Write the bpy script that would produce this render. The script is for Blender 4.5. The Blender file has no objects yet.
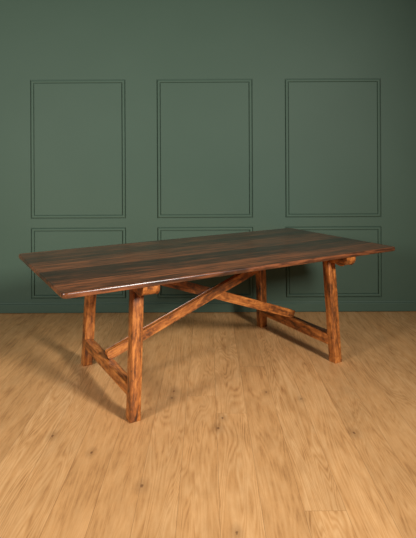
import bpy, bmesh, math, random
from mathutils import Vector, Matrix
random.seed(4)
sc = bpy.context.scene
COL = sc.collection

# ------------------------------------------------------------------ node helpers
class NT:
    def __init__(s, name):
        s.m = bpy.data.materials.new(name); s.m.use_nodes = True
        s.t = s.m.node_tree; s.t.nodes.clear()
        s.out = s.n('ShaderNodeOutputMaterial'); s.b = s.n('ShaderNodeBsdfPrincipled')
        s.t.links.new(s.b.outputs[0], s.out.inputs[0])
    def n(s, k, **kw):
        nd = s.t.nodes.new(k)
        for a, v in kw.items(): setattr(nd, a, v)
        return nd
    def set(s, sock, v):
        if isinstance(v, bpy.types.NodeSocket): s.t.links.new(v, sock)
        elif v is not None: sock.default_value = v
    def math(s, op, a, b=None, c=None, clamp=False):
        nd = s.n('ShaderNodeMath', operation=op, use_clamp=clamp)
        s.set(nd.inputs[0], a); s.set(nd.inputs[1], b)
        if c is not None: s.set(nd.inputs[2], c)
        return nd.outputs[0]
    def vec(s, x, y, z):
        nd = s.n('ShaderNodeCombineXYZ')
        for i, v in enumerate((x, y, z)): s.set(nd.inputs[i], v)
        return nd.outputs[0]
    def sep(s, v):
        nd = s.n('ShaderNodeSeparateXYZ'); s.set(nd.inputs[0], v); return nd.outputs
    def noise(s, v, scale=1, detail=3, rough=.5, dist=0):
        nd = s.n('ShaderNodeTexNoise'); s.set(nd.inputs['Vector'], v)
        nd.inputs['Scale'].default_value = scale; nd.inputs['Detail'].default_value = detail
        nd.inputs['Roughness'].default_value = rough; nd.inputs['Distortion'].default_value = dist
        return nd.outputs[0]
    def ramp(s, f, stops):
        nd = s.n('ShaderNodeValToRGB'); s.set(nd.inputs[0], f); e = nd.color_ramp.elements
        while len(e) < len(stops): e.new(.5)
        for q, (p, c) in zip(e, stops): q.position = p; q.color = (*c, 1)
        return nd.outputs[0]
    def mix(s, f, a, b, mode='MIX'):
        nd = s.n('ShaderNodeMix', data_type='RGBA', blend_type=mode); s.set(nd.inputs[0], f)
        s.set(nd.inputs[6], a if not isinstance(a, tuple) else (*a, 1)); s.set(nd.inputs[7], b if not isinstance(b, tuple) else (*b, 1))
        return nd.outputs[2]
    def mapr(s, v, a, b, c=0., d=1.):
        nd = s.n('ShaderNodeMapRange'); s.set(nd.inputs[0], v)
        for i, q in zip((1, 2, 3, 4), (a, b, c, d)): nd.inputs[i].default_value = q
        return nd.outputs[0]
    def white(s, v, dims='3D'):
        nd = s.n('ShaderNodeTexWhiteNoise', noise_dimensions=dims)
        s.set(nd.inputs[1 if dims == '1D' else 0], v); return nd.outputs[0]
    def bump(s, h, strength, dist):
        nd = s.n('ShaderNodeBump'); nd.inputs['Strength'].default_value = strength
        nd.inputs['Distance'].default_value = dist; s.set(nd.inputs['Height'], h)
        s.t.links.new(nd.outputs[0], s.b.inputs['Normal'])

def lin(r, g, b):
    return tuple(((v/255+.055)/1.055)**2.4 if v > 10 else v/255/12.92 for v in (r, g, b))

# ------------------------------------------------------------------ materials
def mat_wall():
    m = NT('green_matt_paint'); o = m.n('ShaderNodeTexCoord').outputs['Object']
    n = m.noise(o, 1.3, 3)
    m.set(m.b.inputs['Base Color'], m.mix(m.mapr(n, .3, .7), lin(70, 92, 77), lin(73, 95, 80)))
    m.b.inputs['Roughness'].default_value = .62
    m.b.inputs['Specular IOR Level'].default_value = .35
    m.bump(m.noise(o, 90, 4, .6), .12, .003)
    return m.m

KNOTS = []
def floor_pt(x, y):      # photo pixel -> floor position, used once to find where the oak's knots lie
    F, Y0, H, CX, R = 497.5447, 158.86, 1.378, 208.17, .005
    dx, dy = x-CX, y-269; px = dx-dy*R; q = dy+dx*R+269-Y0
    d = F*H/q; return px*d/F, d
for (x, y, r) in [(174, 391, .012), (52.5, 436, .010), (91.5, 452.5, .009), (142, 486, .011), (222.5, 418, .010),
                  (354, 433, .011), (218, 428, .012), (237, 533, .009), (172, 398, .009), (301, 399, .008), (266, 392, .008)]:
    KNOTS.append((*floor_pt(x, y), r))

def mat_floor():
    m = NT('oak_floorboards'); o = m.n('ShaderNodeTexCoord').outputs['Object']
    x, y, z = m.sep(o)
    PW = .165
    u = m.math('DIVIDE', m.math('SUBTRACT', x, .04), PW)
    iu = m.math('FLOOR', u); fu = m.math('SUBTRACT', u, iu)
    r1 = m.white(iu, '1D')
    v = m.math('ADD', m.math('DIVIDE', y, 3.6), m.math('MULTIPLY', r1, 7.3))
    iv = m.math('FLOOR', v); fv = m.math('SUBTRACT', v, iv)
    rnd = m.white(m.vec(iu, iv, 0.), '3D')
    off = m.math('MULTIPLY', rnd, 37.)
    # cathedral figure: contour lines of a slow stretched noise
    slow = m.noise(m.vec(m.math('ADD', m.math('MULTIPLY', x, 8.), off), m.math('MULTIPLY', y, .75), off), 1, 2, .5, .5)
    rings = m.math('MULTIPLY_ADD', m.math('SINE', m.math('MULTIPLY', slow, 150.)), .5, .5)
    fine = m.noise(m.vec(m.math('ADD', m.math('MULTIPLY', x, 80.), off), m.math('MULTIPLY', y, 7.), off), 1, 4, .65)
    mid = m.noise(m.vec(m.math('ADD', m.math('MULTIPLY', x, 14.), off), m.math('MULTIPLY', y, 2.6), 3.), 1, 3, .6, .4)
    blot = m.noise(m.vec(m.math('MULTIPLY', x, 9.), m.math('MULTIPLY', y, 4.), off), 1, 5, .7)
    g = m.math('ADD', m.math('MULTIPLY', rings, m.mapr(m.white(m.math('ADD', iu, 11.7), '1D'), .2, 1, .06, .26)), m.math('ADD', m.math('MULTIPLY', fine, .62), m.math('MULTIPLY', mid, .55)))
    col = m.ramp(m.mapr(g, .38, 1.0), [(0, lin(166, 117, 70)), (.35, lin(206, 154, 98)), (1, lin(230, 182, 126))])
    tone = m.math('ADD', m.mapr(rnd, 0, 1, .93, 1.05), m.mapr(blot, .3, .7, -.1, .09))
    col = m.mix(1., col, m.vec(tone, tone, tone), 'MULTIPLY')
    # seams: fine dark gap with a bevelled paler lip
    d = m.math('MULTIPLY', m.math('MINIMUM', fu, m.math('SUBTRACT', 1., fu)), PW)
    dv = m.math('MULTIPLY', m.math('MINIMUM', fv, m.math('SUBTRACT', 1., fv)), 3.6)
    dd = m.math('MINIMUM', d, dv)
    seam = m.mapr(dd, .0004, .0022, 1, 0)
    col = m.mix(m.math('MULTIPLY', seam, .36), col, lin(120, 78, 42))
    # knots
    kn = None
    wob = m.math('MULTIPLY', m.math('SUBTRACT', m.noise(o, 60, 2), .5), .012)
    for kx, ky, r in KNOTS:
        ax = m.math('SUBTRACT', x, kx); ay = m.math('MULTIPLY', m.math('SUBTRACT', y, ky), .6)
        ds = m.math('ADD', m.math('SQRT', m.math('ADD', m.math('MULTIPLY', ax, ax), m.math('MULTIPLY', ay, ay))), wob)
        k = m.math('MAXIMUM', m.mapr(ds, r*.35, r*1.0, 1, 0), m.mapr(ds, r*1.2, r*4, .35, 0))
        kn = k if kn is None else m.math('MAXIMUM', kn, k)
    col = m.mix(m.math('MULTIPLY', kn, .75), col, lin(92, 58, 34))
    m.set(m.b.inputs['Base Color'], col)
    m.set(m.b.inputs['Roughness'], m.mapr(g, .3, 1, .5, .4))
    m.b.inputs['Specular IOR Level'].default_value = .4
    m.bump(m.math('SUBTRACT', m.math('MULTIPLY', g, .35), seam), .25, .002)
    return m.m

def mat_wood(name, dark, mid, light, plank=None, sx=1., sy=1., rough=.3, coat=.3, seed=0., contrast=1., L=None):
    """stained reclaimed hardwood, grain along local X"""
    m = NT(name); o = m.n('ShaderNodeTexCoord').outputs['Object']
    x, y, z = m.sep(o)
    off = seed
    seam = None
    info = m.n('ShaderNodeObjectInfo').outputs['Random']
    offn = m.math('MULTIPLY_ADD', info, 40., off)
    if plank:
        u = m.math('DIVIDE', y, plank); iu = m.math('FLOOR', m.math('ADD', u, .5))
        fu = m.math('SUBTRACT', m.math('ADD', u, .5), iu)
        r = m.white(m.math('ADD', iu, 3.3), '1D')
        offn = m.math('MULTIPLY_ADD', r, 53., off)
        d = m.math('MULTIPLY', m.math('MINIMUM', fu, m.math('SUBTRACT', 1., fu)), plank)
        seam = m.mapr(d, .0004, .003, 1, 0)
    zz = m.math('ADD', m.math('MULTIPLY', z, 26.), offn)
    a = m.noise(m.vec(m.math('MULTIPLY', x, 1.9*sx), m.math('MULTIPLY', y, 13.*sy), m.math('ADD', m.math('MULTIPLY', z, 13.), offn)), 1, 4, .6, 1.2)
    b = m.noise(m.vec(m.math('MULTIPLY', x, 5.), m.math('MULTIPLY', y, 70.), m.math('ADD', m.math('MULTIPLY', z, 70.), offn)), 1, 4, .65, .5)
    c = m.noise(m.vec(m.math('MULTIPLY', x, 9.*sx), m.math('MULTIPLY', y, 22.*sy), zz), 1, 3, .6, 1.)
    g = m.math('ADD', m.math('MULTIPLY', a, .42), m.math('ADD', m.math('MULTIPLY', b, .34), m.math('MULTIPLY', c, .32)))
    if plank: g = m.math('ADD', g, m.mapr(r, 0, 1, -.05, .06))
    w = .2/contrast
    col = m.ramp(m.mapr(g, .54-w, .54+w), [(0, dark), (.3, tuple(.5*(p+q) for p, q in zip(dark, mid))), (.5, mid), (1, light)])
    if seam is not None: col = m.mix(m.math('MULTIPLY', seam, .6), col, tuple(.4*q for q in dark))
    m.set(m.b.inputs['Base Color'], col)
    m.b.inputs['Roughness'].default_value = rough
    m.b.inputs['Coat Weight'].default_value = coat; m.b.inputs['Coat Roughness'].default_value = .34
    h = m.math('ADD', m.math('MULTIPLY', b, .5), m.math('MULTIPLY', c, .6))
    if seam is not None: h = m.math('SUBTRACT', h, seam)
    m.bump(h, .25, .002)
    return m.m

M_wall, M_floor = mat_wall(), mat_floor()
M_top = mat_wood('dark_stained_planks', lin(28, 22, 18), lin(76, 46, 30), lin(150, 88, 52), plank=.143, sx=.6, sy=3.0, rough=.28, coat=.2, contrast=1.5)
M_leg = mat_wood('amber_stained_wood', lin(48, 26, 15), lin(156, 90, 38), lin(214, 138, 68), rough=.42, coat=.15, seed=5., contrast=1.45, sx=2.2, sy=2.0)

# ------------------------------------------------------------------ mesh helpers
def finish(name, bm, mat, parent=None, smooth=True, mw=None, kind=None):
    bmesh.ops.recalc_face_normals(bm, faces=bm.faces[:])
    if mw is not None: bm.transform(mw.inverted())
    me = bpy.data.meshes.new(name); bm.to_mesh(me); bm.free()
    me.materials.append(mat)
    if smooth:
        for p in me.polygons: p.use_smooth = True
        me.set_sharp_from_angle(angle=math.radians(40))
    o = bpy.data.objects.new(name, me); COL.objects.link(o)
    if parent: o.parent = parent
    if mw is not None: o.matrix_local = mw
    if kind: o['kind'] = kind
    return o

def frame(a, b):         # local frame: X runs along a->b
    a, b = Vector(a), Vector(b); x = (b-a).normalized()
    up = Vector((0, 1, 0)) if abs(x.z) > .8 else Vector((0, 0, 1))
    y = up.cross(x).normalized(); z = x.cross(y)
    m = Matrix((x, y, z)).transposed().to_4x4(); m.translation = (a+b)/2
    return m

def loft(rings, bevel=.006, seg=3, wob=0.):
    """solid through a list of 4-point (or n-point) rings; long edges worn round"""
    bm = bmesh.new(); R = [[bm.verts.new(p) for p in r] for r in rings]; n = len(R[0])
    for i in range(len(R)-1):
        for k in range(n): bm.faces.new((R[i][k], R[i][(k+1) % n], R[i+1][(k+1) % n], R[i+1][k]))
    bm.faces.new(R[0][::-1]); bm.faces.new(R[-1])
    bm.normal_update()
    ed = [e for e in bm.edges if len(e.link_faces) == 2 and e.calc_face_angle(0) > math.radians(35)]
    if bevel: bmesh.ops.bevel(bm, geom=ed, offset=bevel, segments=seg, profile=.5, affect='EDGES', clamp_overlap=True)
    return bm

# ------------------------------------------------------------------ the room
WY = 4.47                      # wall plane
Wx, Wtop, Wbot = 5.0, 3.3, 0.0
S = .008985                    # metres per pixel on the wall
cols = [(-129.5, 95.2), (-2.8, 95.8), (125.4, 96.0)]
rows = [(2.095, .845), (.766, .128)]
panels = [((cx-w/2)*S, (cx+w/2)*S, zb, zt) for cx, w in cols for zt, zb in rows]
TW = .036                      # width of the routed frame moulding
bm = bmesh.new()
xs = sorted({-Wx, Wx} | {v for p in panels for v in (p[0], p[1])})
zs = sorted({Wbot, Wtop} | {v for p in panels for v in (p[2], p[3])})
def in_panel(x, z): return any(a < x < b and c < z < d for a, b, c, d in panels)
vv = {}
def V(x, z):
    k = (round(x, 5), round(z, 5))
    if k not in vv: vv[k] = bm.verts.new((x, WY, z))
    return vv[k]
for i in range(len(xs)-1):
    for j in range(len(zs)-1):
        if not in_panel((xs[i]+xs[i+1])/2, (zs[j]+zs[j+1])/2):
            bm.faces.new((V(xs[i], zs[j]), V(xs[i+1], zs[j]), V(xs[i+1], zs[j+1]), V(xs[i], zs[j+1])))
for a, b, c, d in panels:      # the fields inside the mouldings
    a, b, c, d = a+TW, b-TW, c+TW, d-TW
    bm.faces.new([bm.verts.new((x, WY, z)) for x, z in ((a, c), (b, c), (b, d), (a, d))])
# solid back of the wall
B = [bm.verts.new(p) for p in [(-Wx, WY+.02, 0), (Wx, WY+.02, 0), (Wx, WY+.15, 0), (-Wx, WY+.15, 0),
                               (-Wx, WY+.02, Wtop), (Wx, WY+.02, Wtop), (Wx, WY+.15, Wtop), (-Wx, WY+.15, Wtop)]]
for q in ((0, 1, 2, 3), (4, 5, 6, 7), (0, 1, 5, 4), (1, 2, 6, 5), (2, 3, 7, 6), (3, 0, 4, 7)): bm.faces.new([B[i] for i in q])
for f in bm.faces:
    f.normal_update()
w = finish('wall_back', bm, M_wall, smooth=False, kind='structure')

PROF = [(0, 0), (.0005, -.007), (.0055, -.008), (.007, .001), (.0085, .0045), (.013, .007), (.018, .0078), (.023, .007),
        (.0275, .0045), (.029, .001), (.0305, -.008), (.0355, -.007), (.036, 0)]
for n, (a, b, c, d) in enumerate(panels, 1):
    bm = bmesh.new(); rings = []
    for u, h in PROF:
        rings.append([bm.verts.new((x, WY-h, z)) for x, z in ((a+u, c+u), (b-u, c+u), (b-u, d-u), (a+u, d-u))])
    for i in range(len(rings)-1):
        for k in range(4): bm.faces.new((rings[i][k], rings[i][(k+1) % 4], rings[i+1][(k+1) % 4], rings[i+1][k]))
    finish('trim_%d' % n, bm, M_wall, kind='structure')

# baseboard: flat board with a small stepped cap
prof = [(0, 0.004), (-.013, .004), (-.018, .007), (-.018, .076), (-.015, .081), (-.007, .082), (-.007, .087), (-.004, .094), (0, .094)]
bm = bmesh.new(); ends = []
for x in (-Wx, Wx): ends.append([bm.verts.new((x, WY+y, z)) for y, z in prof])
n = len(prof)
for k in range(n): bm.faces.new((ends[0][k], ends[0][(k+1) % n], ends[1][(k+1) % n], ends[1][k]))
bm.faces.new(ends[0]); bm.faces.new(ends[1][::-1])
finish('baseboard_back', bm, M_wall, smooth=False, kind='structure')

bm = bmesh.new()
bmesh.ops.create_cube(bm, size=1, matrix=Matrix.Translation((0, 1.35, -.05)) @ Matrix.Diagonal((10, 6.5, .1, 1)))
finish('floor', bm, M_floor, smooth=False, kind='structure')

# ------------------------------------------------------------------ the table
TH = .5316
root = bpy.data.objects.new('dining_table', None); COL.objects.link(root)
root.location = (.02, 3.3617, 0); root.rotation_euler = (0, 0, TH)
root['label'] = 'long dark-stained wooden trestle table with crossed diagonal braces standing on the oak floor'
root['category'] = 'table'
def P(u, v, z): return Vector((u, -v, z))     # u along the table, v towards the room

# top: rounded corners, worn half-round edge
HL, HW, T, TT, RC = 1.140, .572, .76, .028, .028
def top_ring(inset, z):
    pts = []; l, w_ = HL-inset, HW-inset; r = RC-inset*.6; e = .022
    for cx, cy, a0 in ((l+e-r, w_-r, 0), (-l+r, w_-r, 90), (-l+r, -w_+r, 180), (l+e-r, -w_+r, 270)):
        for k in range(9):
            a = math.radians(a0+90*k/8); pts.append((cx+r*math.cos(a), cy+r*math.sin(a), z))
    return pts
bm = bmesh.new(); rr = []
for ins, z in ((.008, T-TT), (.003, T-TT+.002), (.0005, T-TT+.007), (0, T-.009), (.001, T-.004), (.003, T-.001), (.006, T)):
    rr.append([bm.verts.new(p) for p in top_ring(ins, z)])
n = len(rr[0])
for i in range(len(rr)-1):
    for k in range(n): bm.faces.new((rr[i][k], rr[i][(k+1) % n], rr[i+1][(k+1) % n], rr[i+1][k]))
bm.faces.new(rr[0][::-1]); bm.faces.new(rr[-1])
finish('tabletop', bm, M_top, root, mw=Matrix.Translation((0, 0, T)))

# legs: square posts leaning inwards both ways, feet cut level
KX, KY = .0318, .0295
def leg(su, sv):
    rings = []
    N = 6; ub, vb, ut, vt = .731, .4151, .6979, .3879
    for i in range(N+1):
        t = i/N; z = .69*t; zz = z/.69
        u, v = ub+(ut-ub)*zz, vb+(vt-vb)*zz
        j = lambda: random.uniform(-.0012, .0012)
        rings.append([P(su*u+a*KX+j(), sv*v+b*KY+j(), z) for a, b in ((-1, -1), (1, -1), (1, 1), (-1, 1))])
    mw = frame(P(su*ub, sv*vb, 0), P(su*ut, sv*vt, .69))
    finish('leg', loft(rings, .0038, 2), M_leg, root, mw=mw)
for su in (-1, 1):
    for sv in (1, -1): leg(su, sv)

# cleats under the top, with scroll-cut ends
def cleat(u0, u1, zb):
    zt, E = T-TT, .562
    prof = [(E, zt), (E, zt-.008)]
    for k in range(1, 11):      # round lobe
        a = math.radians(9*k); prof.append((E-.052*(1-math.cos(a)), zt-.008-(zt-.003-zb)*math.sin(a)))
    prof += [(E-.068, zb-.0045), (E-.084, zb-.0005), (E-.10, zb+.004), (E-.118, zb+.005), (E-.14, zb+.002), (E-.165, zb)]
    prof = prof + [(-v, z) for v, z in prof[::-1]]
    bm = bmesh.new()
    A = [bm.verts.new(P(u0, v, z)) for v, z in prof]; Bv = [bm.verts.new(P(u1, v, z)) for v, z in prof]
    n = len(prof)
    for k in range(n): bm.faces.new((A[k], A[(k+1) % n], Bv[(k+1) % n], Bv[k]))
    bm.faces.new(A); bm.faces.new(Bv[::-1]); bm.normal_update()
    cap = [e for e in bm.edges if any(len(f.verts) > 4 for f in e.link_faces)]
    bmesh.ops.bevel(bm, geom=cap, offset=.0035, segments=2, profile=.5, affect='EDGES')
    um = (u0+u1)/2
    finish('cleat', bm, M_leg, root, mw=frame(P(um, -.5, .71), P(um, .5, .71)))
cleat(-.736, -.642, .684); cleat(.686, .768, .677)

# stretchers between the legs of each end
def stretcher(u0, u1, z0, z1):
    rings = []
    for i in range(7):
        v = -.385+.77*i/6; j = lambda: random.uniform(-.001, .001)
        rings.append([P(u0+j(), v, z0+j()), P(u1+j(), v, z0+j()), P(u1+j(), v, z1+j()), P(u0+j(), v, z1+j())])
    finish('stretcher', loft(rings, .004, 2), M_leg, root, mw=frame(P((u0+u1)/2, -.4, .15), P((u0+u1)/2, .4, .15)))
stretcher(-.755, -.70, .119, .181); stretcher(.69, .754, .113, .183)

# crossed braces, each from a stretcher up to the opposite cleat
def brace(s, v0, v1, rounded, stop):
    # centre line in the plane of the table's length
    a = Vector((-.732, .2035)); b = Vector((.640, .6985)); d = (b-a).normalized(); nrm = Vector((-d.y, d.x)); h = .0245
    pts = []
    if rounded:
        r = h
        for k in range(9):
            an = math.radians(90+180*k/8); q = a+d*(.012+r*.55*math.cos(an))+nrm*(r*math.sin(an)); pts.append(q)
    else:
        pts += [a+nrm*h, a+d*.004-nrm*h]
    # upper end stops at the cleat and is trimmed flush below the top
    zt = T-TT
    lo_end = Vector((stop, a.y-h/d.x+(stop-a.x)*d.y/d.x))
    up_u = a.x+(zt-(a.y+h/d.x))*d.x/d.y
    pts += [lo_end, Vector((stop, zt)), Vector((min(up_u, stop-.001), zt))]
    bm = bmesh.new()
    A = [bm.verts.new(P(s*p.x, v0, p.y)) for p in pts]; Bv = [bm.verts.new(P(s*p.x, v1, p.y)) for p in pts]
    n = len(pts)
    for k in range(n): bm.faces.new((A[k], A[(k+1) % n], Bv[(k+1) % n], Bv[k]))
    bm.faces.new(A); bm.faces.new(Bv[::-1]); bm.normal_update()
    cap = [e for e in bm.edges if any(len(f.verts) > 4 for f in e.link_faces)]
    bmesh.ops.bevel(bm, geom=cap, offset=.004, segments=2, profile=.5, affect='EDGES')
    finish('brace', bm, M_leg, root, mw=frame(P(s*a.x, v0, a.y), P(s*b.x, v0, b.y)))
brace(1, -.012, .027, True, .685); brace(-1, -.052, -.013, False, .641)

# ------------------------------------------------------------------ light: two softboxes either side of the camera, soft room light
def area(name, loc, target, size, power, color, spread=180):
    l = bpy.data.lights.new(name, 'AREA'); l.shape = 'RECTANGLE'; l.size, l.size_y = size
    l.energy = power; l.spread = math.radians(spread); l.color = color
    o = bpy.data.objects.new(name, l); COL.objects.link(o); o.location = loc
    o.rotation_euler = (Vector(target)-Vector(loc)).to_track_quat('-Z', 'Y').to_euler()
area('softbox', (-2.65, .45, 1.9), (-1.0, 4.3, .9), (.7, .9), 87, (1, .97, .93))
area('softbox', (2.3, .2, 2.3), (-1.8, 3.8, .6), (.55, .75), 84, (1, .95, .89), 110)
wd = bpy.data.worlds.new('studio'); sc.world = wd; wd.use_nodes = True
bg = wd.node_tree.nodes['Background']; bg.inputs[0].default_value = (.9, .95, 1, 1); bg.inputs[1].default_value = .04

# ------------------------------------------------------------------ camera
cam = bpy.data.cameras.new('camera'); co = bpy.data.objects.new('camera', cam); COL.objects.link(co)
cam.sensor_fit = 'HORIZONTAL'; cam.sensor_width = 36; cam.lens = 497.5447/416*36
cam.shift_x = .38/416; cam.shift_y = -(269-158.86)/416
co.matrix_world = Matrix.Translation((0, 0, 1.378)) @ Matrix.Rotation(math.pi/2, 4, 'X') @ Matrix.Rotation(-.005, 4, 'Z')
cam.clip_start = .05
sc.camera = co
sc.view_settings.view_transform = 'Standard'; sc.view_settings.look = 'None'
sc.view_settings.exposure = 0; sc.view_settings.gamma = 1; sc.view_settings.use_curve_mapping = False
